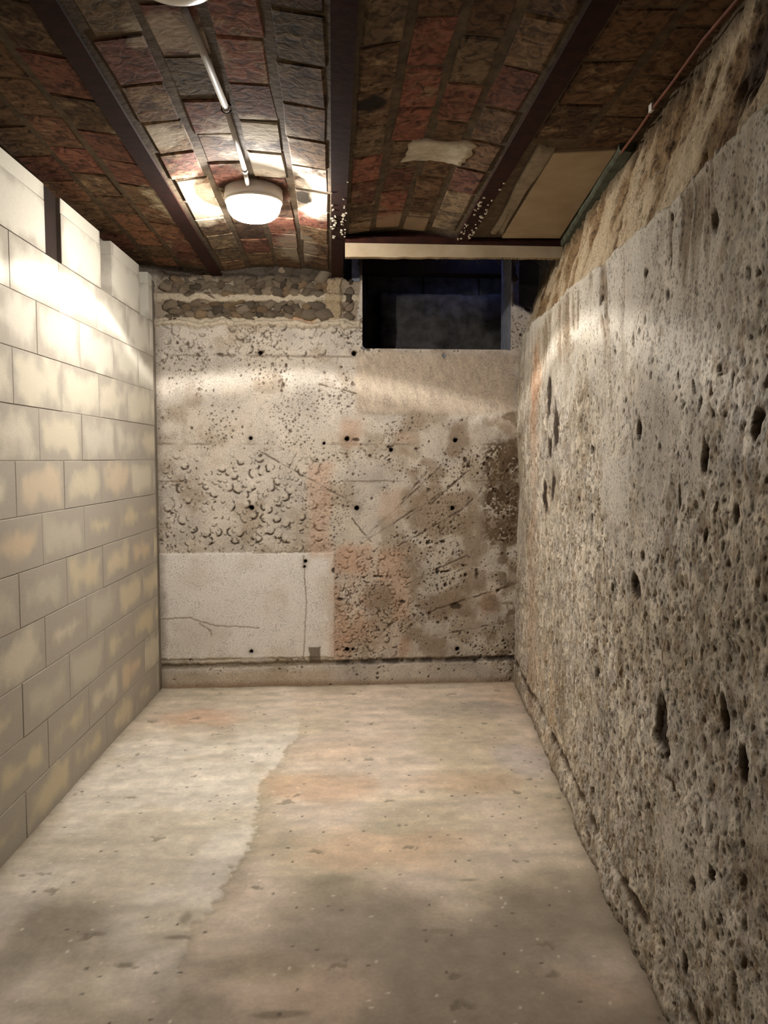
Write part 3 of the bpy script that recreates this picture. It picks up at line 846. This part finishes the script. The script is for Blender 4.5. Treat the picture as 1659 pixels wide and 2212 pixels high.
steel_beam(BEAMS[1], -1.55, D + 0.02, 'dark brown steel ceiling beam left of the lit lamp, ending on the rubble band')
steel_beam(BEAMS[2], -1.55, D + 0.02, 'dark brown steel ceiling beam right of the lit lamp, splashed with plaster', 5)
steel_beam(BEAMS[3], -1.55, TR - 0.01, 'dark brown steel ceiling beam that stops at the pale board above the window', 8)

# trimmer over the window bay: steel angle with a pale board hung below it
bm = bmesh.new()
add_box(bm, BEAMS[2] + 0.034, 1.20, TR - 0.010, TR + 0.05, ZB - 0.014, ZB + 0.016)
add_box(bm, BEAMS[2] + 0.034, 1.20, TR + 0.036, TR + 0.05, ZB + 0.010, ZB + 0.30)
trm = from_bm('trimmer_beam', bm, M['steel'], category='beam', label='thin dark steel edge running crosswise along the top of the pale board')
bm = bmesh.new(); rl = random.Random(3); n = 26
x0, x1 = BEAMS[2] + 0.035, 1.165
rows = []
for k in range(n + 1):
    x = x0 + (x1 - x0) * k / n; dz = rl.uniform(-.0025, .0025); dz2 = 0.012 * k / n
    rows.append([bm.verts.new(q) for q in ((x, TR, ZB - 0.0145), (x, TR + 0.002, ZB - 0.082 + dz + dz2), (x, TR + 0.034, ZB - 0.084 + dz + dz2), (x, TR + 0.034, ZB - 0.0145))])
for A, B_ in zip(rows, rows[1:]):
    for k in range(4): bm.faces.new((A[k], A[(k + 1) % 4], B_[(k + 1) % 4], B_[k]))
bm.faces.new(rows[0]); bm.faces.new(rows[-1][::-1])
fascia = from_bm('fascia_board', bm, M['board'], category='board', label='pale horizontal board across the top of the dark window opening')
bm = bmesh.new()
for i in range(46):
    x = rl.uniform(0.55, 1.15); L = rl.uniform(.01, .04); y = TR + rl.uniform(.005, .03)
    tube(bm, [(x, y, ZB - 0.070), (x + rl.uniform(-.01, .01), y, ZB - .078 - L * .5), (x + rl.uniform(-.03, .03), y + rl.uniform(-.01, .01), ZB - .076 - L)], 0.0011, 4)
from_bm('torn_fibres', bm, M['timber'], fascia, kind='stuff', label='dark torn fibres hanging from the underside')

# slab over the recessed window bay
bm = bmesh.new(); add_box(bm, BEAMS[2] - 0.03, 1.40, TR + 0.03, D + 0.28, 2.74, 2.80)
add_box(bm, BEAMS[2] - 0.03, BEAMS[2] - 0.005, TR + 0.03, D + 0.02, 2.49, 2.75)
add_box(bm, 1.28, 1.44, TR + 0.03, D + 0.28, 2.2, 2.76)
from_bm('recess_slab', bm, M['dark_wall'], ceiling)

# pale flat panel in the right-hand bay with its bed of mortar
pan = [onz(x, y, ZB + 0.010) for x, y in [(1084, 515), (1196, 332), (1333, 325), (1210, 515)]]
bm = bmesh.new()
lo = [bm.verts.new((p[0], min(p[1], TR - 0.012), ZB + 0.010)) for p in pan]; hi = [bm.verts.new((p[0], min(p[1], TR - 0.012), ZB + 0.034)) for p in pan]
bm.faces.new(lo); bm.faces.new(hi[::-1])
for k in range(4): bm.faces.new((lo[k], hi[k], hi[(k + 1) % 4], lo[(k + 1) % 4]))
bmesh.ops.recalc_face_normals(bm, faces=bm.faces)
bmesh.ops.bevel(bm, geom=[e for e in bm.edges], offset=0.003, segments=1, affect='EDGES')
from_bm('ceiling_panel', bm, M['board'], category='panel', label='pale flat rectangular panel set in the ceiling beside the pitted wall')


def patch(name, pts, z, thick, m, seed, parent, **props):
    """a flat lump with a ragged outline, stuck under the ceiling"""
    r2 = random.Random(seed); P = []
    for i in range(len(pts)):
        a, b = np.array(pts[i]), np.array(pts[(i + 1) % len(pts)])
        for t in (0, .2, .4, .6, .8): P.append(a + (b - a) * t + np.array([r2.uniform(-1, 1), r2.uniform(-1, 1)]) * 0.010)
    c = sum(P) / len(P); bm = bmesh.new()
    zf = z if callable(z) else (lambda x: z)
    R1 = [bm.verts.new((p[0], p[1], zf(p[0]) + 0.012)) for p in P]
    R2 = [bm.verts.new((*(p + (c - p) * 0.02), zf(p[0]) - thick * 0.6)) for p in P]
    R3 = [bm.verts.new((*(p + (c - p) * 0.22), zf(p[0]) - thick + r2.uniform(-.0015, .0015))) for p in P]
    R4 = [bm.verts.new((*(p + (c - p) * 0.6), zf(p[0]) - thick + r2.uniform(-.0015, .0015))) for p in P]
    cv = bm.verts.new((c[0], c[1], zf(c[0]) - thick)); n = len(P)
    for A, B_ in ((R1, R2), (R2, R3), (R3, R4)):
        for k in range(n): bm.faces.new((A[k], A[(k + 1) % n], B_[(k + 1) % n], B_[k]))
    for k in range(n): bm.faces.new((R4[k], R4[(k + 1) % n], cv))
    bmesh.ops.recalc_face_normals(bm, faces=bm.faces)
    return from_bm(name, bm, m, parent, smooth=True, **props)


v2z = lambda x: vault_z(x, *bays[2]); v1z = lambda x: vault_z(x, *bays[1])
Q = lambda x, y, z=ZB + 0.05: tuple(onz(x, y, z)[:2])
patch('plaster_patch', [Q(868, 348), (Q(888, 305)), Q(1028, 303), Q(1022, 330), Q(990, 352), Q(930, 345)], v2z, 0.002, M['plaster'], 1, ceiling, label='off-white plaster dab')
M['grey_plaster'] = simple('grey_mortar_smear', (150, 138, 118), 0.95, 0.22, 18, 0.5, (110, 98, 80), dist=0.006)
# rough bed of mortar along the panel's left edge
pa = [Q(1060, 512, ZB), Q(1168, 322, ZB), Q(1192, 334, ZB), Q(1084, 514, ZB)]
patch('mortar_bed', [(x, min(y, TR - .014)) for x, y in pa], ZB + 0.014, 0.004, M['grey_plaster'], 7, ceiling, label='grey mortar along the panel')

# batten and copper pipe where the ceiling meets the pitted wall
a = onz(1336, 322, ZB); b = onz(1209, 525, ZB)
bm = bmesh.new(); n = 12; rows = []
for k in range(n + 1):
    q = a + (b - a) * k / n; q[2] = ZB - 0.004 - 0.010 * k / n
    e1 = rl.uniform(-.002, .002)
    rows.append([bm.verts.new((q[0] + dx + e1, q[1], q[2] + dz)) for dx, dz in ((.004, .004), (.012, -.002), (.050, -.006), (.060, .0), (.062, .03), (.004, .03))])
for A, B_ in zip(rows, rows[1:]):
    for k in range(6): bm.faces.new((A[k], A[(k + 1) % 6], B_[(k + 1) % 6], B_[k]))
bm.faces.new(rows[0][::-1]); bm.faces.new(rows[-1])
bmesh.ops.recalc_face_normals(bm, faces=bm.faces)
from_bm('ceiling_batten', bm, M['green'], category='batten', label='grey-green weathered batten between the pale panel and the pitted wall')
pp = [onz(x, y, ZB - 0.004) for x, y in [(1592, 0), (1520, 85), (1448, 185), (1412, 232), (1380, 280), (1340, 332)]]
d0 = pp[0] - pp[1]
bm = bmesh.new(); tube(bm, [pp[0] + d0 * 6] + pp, 0.0046, 10)
cp = from_bm('copper_pipe', bm, M['copper'], smooth=True, category='pipe', label='thin reddish copper pipe along the top of the pitted wall')
q = onz(1407, 240, ZB - 0.01)
bm = bmesh.new(); add_box(bm, q[0] - .005, q[0] + .005, q[1] - .012, q[1] + .012, ZB - .012, ZB + .012, 0.002)
from_bm('pipe_clip', bm, M['enamel'], cp, label='small white clip')

# ================================================================== LAMPS
LX, LY, LZ = -0.325, 3.46, vault_z(-0.325, *bays[1])


def lamp_body(x, y, label, lit):
    z = vault_z(x, *bays[1])
    t = bpy.data.objects.new('ceiling_lamp', None); COL.objects.link(t)
    t.location = (x, y, z); t['label'] = label; t['category'] = 'lamp'
    bm = bmesh.new(); lathe(bm, [(0, 0.012), (0.10, 0.012), (0.118, 0.004), (0.122, -0.03), (0.121, -0.047), (0.112, -0.052), (0.108, -0.046), (0.0, -0.046)])
    bmesh.ops.recalc_face_normals(bm, faces=bm.faces)
    from_bm('lamp_base', bm, M['enamel'], t, smooth=True)
    bm = bmesh.new(); R, hh = 0.114, 0.082
    lathe(bm, [(R * math.cos(a) ** 0.6, -0.050 - hh * math.sin(a) ** 0.8) for a in np.linspace(0, math.pi / 2 - 0.001, 14)] + [(0, -0.050 - hh)])
    bmesh.ops.recalc_face_normals(bm, faces=bm.faces)
    from_bm('glass_dome', bm, M['lit_glass'] if lit else M['opal_glass'], t, smooth=True)
    bm = bmesh.new(); lathe(bm, [(0.114, -0.048), (0.120, -0.051), (0.121, -0.057), (0.115, -0.061), (0.111, -0.058), (0.111, -0.050)])
    bmesh.ops.recalc_face_normals(bm, faces=bm.faces)
    from_bm('rim', bm, M['enamel'], t, smooth=True)
    return t


m, n, l, p = mat('lit_glass')
tr = n.new('ShaderNodeBsdfTransparent'); tr.inputs[0].default_value = (0.93, 0.93, 0.93, 1)
em = n.new('ShaderNodeEmission'); em.inputs[0].default_value = (1, 0.93, 0.84, 1); em.inputs[1].default_value = 36.0
mx = n.new('ShaderNodeAddShader'); l.new(tr.outputs[0], mx.inputs[0]); l.new(em.outputs[0], mx.inputs[1])
l.new(mx.outputs[0], n['Material Output'].inputs['Surface']); M['lit_glass'] = m
m, n, l, p = mat('opal_glass')
p.inputs['Base Color'].default_value = L3(206, 200, 184); p.inputs['Roughness'].default_value = 0.25; M['opal_glass'] = m

lamp = lamp_body(LX, LY, 'round white ceiling lamp glowing brightly at the end of the conduit', True)
lamp_body(-0.335, 1.80, 'round white ceiling lamp, unlit, cut by the top edge of the picture', False)
ld = bpy.data.lights.new('lamp_light', 'POINT')
ld.energy = LAMP_POWER; ld.color = LAMP_COLOR; ld.shadow_soft_size = 0.012; ld.use_nodes = True
n = ld.node_tree.nodes; l = ld.node_tree.links; em = n['Emission']
# the moulded glass throws a bright ring about 21 degrees below the horizontal
tc = n.new('ShaderNodeTexCoord'); sp = n.new('ShaderNodeSeparateXYZ'); l.new(tc.outputs['Normal'], sp.inputs[0])
rp = n.new('ShaderNodeValToRGB'); mr = n.new('ShaderNodeMapRange')
mr.inputs['From Min'].default_value = -1; mr.inputs['From Max'].default_value = 1
l.new(sp.outputs['Z'], mr.inputs['Value']); l.new(mr.outputs[0], rp.inputs[0])
def zpos(deg): return (1 - math.sin(math.radians(deg))) / 2      # degrees below the horizontal
stops = sorted([(zpos(90), .88), (zpos(70), .72), (zpos(54), .53), (zpos(30), .48), (zpos(25), .52), (zpos(22.6), 1.0), (zpos(21.4), .95), (zpos(19.4), .33), (zpos(8), .24), (zpos(-1), .18), (zpos(-8), .26), (zpos(-16), .95), (zpos(-60), .95)])
el = rp.color_ramp.elements
for i, (ps, v) in enumerate(stops):
    e_ = el[i] if i < 2 else el.new(ps)
    e_.position = ps; e_.color = (v, v, v, 1)
l.new(rp.outputs[0], em.inputs['Strength'])
lo = bpy.data.objects.new('lamp_light', ld); COL.objects.link(lo)
lo.parent = lamp; lo.location = (0, 0, -0.088)

# conduit feeding the lamps, clipped under the vault
ca = np.array([-0.335, 1.95, LZ - 0.012]); 
cpts = [onz(398, 22, LZ - 0.012), onz(440, 115, LZ - 0.012), onz(489, 236, LZ - 0.012), onz(510, 305, LZ - 0.020), onz(529, 368, LZ - 0.022), onz(536, 404, LZ - 0.022)]
t = bpy.data.objects.new('conduit', None); COL.objects.link(t); t.location = tuple(cpts[2])
t['label'] = 'white plastic conduit running under the vault between the two round lamps'; t['category'] = 'conduit'
off = np.array(cpts[2])
def cond(name, pts, r, m, **props):
    bm = bmesh.new(); tube(bm, [np.array(q) - off for q in pts], r, 12)
    return from_bm(name, bm, m, t, smooth=True, **props)
cond('pipe', cpts[:3], 0.0105, M['pvc'])
cond('pipe', cpts[2:5], 0.0085, M['pvc'])
cond('pipe', cpts[4:], 0.0085, M['enamel'])
dv = (cpts[2] - cpts[1]); dv /= np.linalg.norm(dv)
cond('coupling', [cpts[2] - dv * .02, cpts[2] + dv * .004], 0.0125, M['pvc'])
bm = bmesh.new(); tube(bm, [np.array([0.016 * math.cos(a_), 0, 0.016 * math.sin(a_) + .004]) for a_ in np.linspace(0.4, 2 * math.pi - 0.4, 14)], 0.003, 6)
from_bm('clip', bm, M['steel'], t, smooth=True, label='dark metal clip')
dv2 = (cpts[4] - cpts[3]); dv2 /= np.linalg.norm(dv2)
cond('coupling', [cpts[4] - dv2 * .012, cpts[4] + dv2 * .012], 0.0105, M['pvc'])

# ================================================================== WINDOW and light well
WT = 0.30
bm = bmesh.new()
add_box(bm, WX0 - 0.010, WX0, D + 0.004, D + WT, WZ0 - 0.01, 2.76)
add_box(bm, WX0 - 0.06, WX0 - .0005, D + 0.06, D + WT, WZ0 - 0.06, 2.76)
add_box(bm, WX1 + .0005, WX1 + 0.06, D + 0.06, D + WT, WZ0 - 0.06, 2.76)
add_box(bm, WX1, WX1 + 0.010, D + 0.004, D + WT, WZ0 - 0.06, 2.76)
add_box(bm, WX0, WX1, D + 0.004, D + WT, WZ0 - 0.06, WZ0)
bmesh.ops.bevel(bm, geom=list(bm.edges), offset=0.003, segments=2, affect='EDGES')
win = from_bm('window_1', bm, M['jamb'], kind='structure')
bm = bmesh.new(); add_box(bm, WX0 - .05, WX1 + .05, D + 0.02, D + 0.14, 2.70, 2.80)
from_bm('lintel', bm, M['dark_wall'], win)
# corner fillets of the opening
for sx, xx in ((1, WX0), (-1, WX1)):
    bm = bmesh.new(); R_ = 0.035
    prof = [(0, 0)] + [(R_ - R_ * math.sin(a), R_ - R_ * math.cos(a)) for a in np.linspace(0, math.pi / 2, 7)]
    F1 = [bm.verts.new((xx + sx * q[0], D - 0.003, WZ0 + q[1])) for q in prof]; F2 = [bm.verts.new((xx + sx * q[0], D + .06, WZ0 + q[1])) for q in prof]
    bm.faces.new(F1); bm.faces.new(F2)
    for k in range(len(prof)): bm.faces.new((F1[k], F1[(k + 1) % len(prof)], F2[(k + 1) % len(prof)], F2[k]))
    bmesh.ops.recalc_face_normals(bm, faces=bm.faces)
    from_bm('corner_fillet', bm, M['jamb'], win)

# the well outside: rough lower wall, block courses above, plus an added unseen cover that shapes the skylight
WY = 5.62
bm = bmesh.new()
add_box(bm, -0.6, 1.7, D + WT, WY + 0.3, 1.80, 2.02)
add_box(bm, -0.6, 1.7, WY + 0.12, WY + 0.3, 2.0, 3.3)
add_box(bm, -0.7, -0.6, D + WT, WY + 0.3, 1.80, 3.3)
add_box(bm, 1.45, 1.7, D + WT, WY + 0.3, 1.80, 3.3)
add_box(bm, -0.6, WX0 - .055, D + 0.16, D + WT, 1.8, 3.3); add_box(bm, WX1 + .055, 1.7, D + 0.16, D + WT, 1.8, 3.3)
add_box(bm, WX0 - .06, WX1 + .06, D + 0.10, D + 0.16, 2.75, 3.0)
HX0, HX1, HY0, HY1, HZ = 0.84, 1.09, D + 0.16, D + 0.40, 2.92      # gap in the added cover, sized to let blue skylight onto the jamb
add_box(bm, -0.7, HX0, D + 0.10, WY + 0.3, HZ, HZ + 0.1); add_box(bm, HX1, 1.7, D + 0.10, WY + 0.3, HZ, HZ + 0.1)
add_box(bm, HX0, HX1, HY1, WY + 0.3, HZ, HZ + 0.1); add_box(bm, HX0, HX1, D + 0.10, HY0, HZ, HZ + 0.1)
well = from_bm('wall_outside', bm, M['dark_wall'], kind='structure')
bm = bmesh.new(); bmesh.ops.create_grid(bm, x_segments=60, y_segments=26, size=0.5)
r2 = random.Random(12)
zt = ony(940, 640, WY)[2]
for v in bm.verts:
    x, y = v.co.x, v.co.y
    hh = fbm(np.array([x * 1.5]), np.array([y * .6]), 5, 301, 4)[0]
    wx0 = 0.34 + 0.05 * (fbm(np.array([0.0]), np.array([y]), 6, 303, 2)[0] - .5)
    v.co = (wx0 + (x + .5) * (1.45 - wx0), WY - 0.09 * hh, 2.0 + (y + .5) * (zt + 0.02 * hh - 2.0))
top = [v for v in bm.verts if v.co.z > zt - 0.004]
es = [e_ for e_ in bm.edges if e_.is_boundary]
r_ = bmesh.ops.extrude_edge_only(bm, edges=es)
for v in [g for g in r_['geom'] if isinstance(g, bmesh.types.BMVert)]: v.co.y = WY + 0.13
from_bm('rough_wall', bm, M['dark_wall'], well, smooth=True, label='rough lower masonry, standing proud')
bme = None
z = zt + 0.005; row = 0
while z < 2.72:
    x = -0.55 + (0.2 if row % 2 else 0)
    while x < 1.4:
        bm = bmesh.new(); add_box(bm, x + .005, min(x + .395, 1.445), WY + 0.095 + r2.uniform(0, .012), WY + 0.14, z + .005, z + .195, 0.004)
        from_bm('concrete_block', bm, M['dark_wall'], well)
        x += 0.4
    z += 0.2; row += 1
bm = bmesh.new(); zb_ = ony(900, 592, D + WT + .12)[2]
add_box(bm, -0.58, 1.44, D + WT + 0.10, D + WT + 0.22, zb_, zb_ + 0.10, 0.006)
from_bm('beam', bm, M['timber'], well, label='dark beam across the top of the well')

bpy.context.view_layer.update()
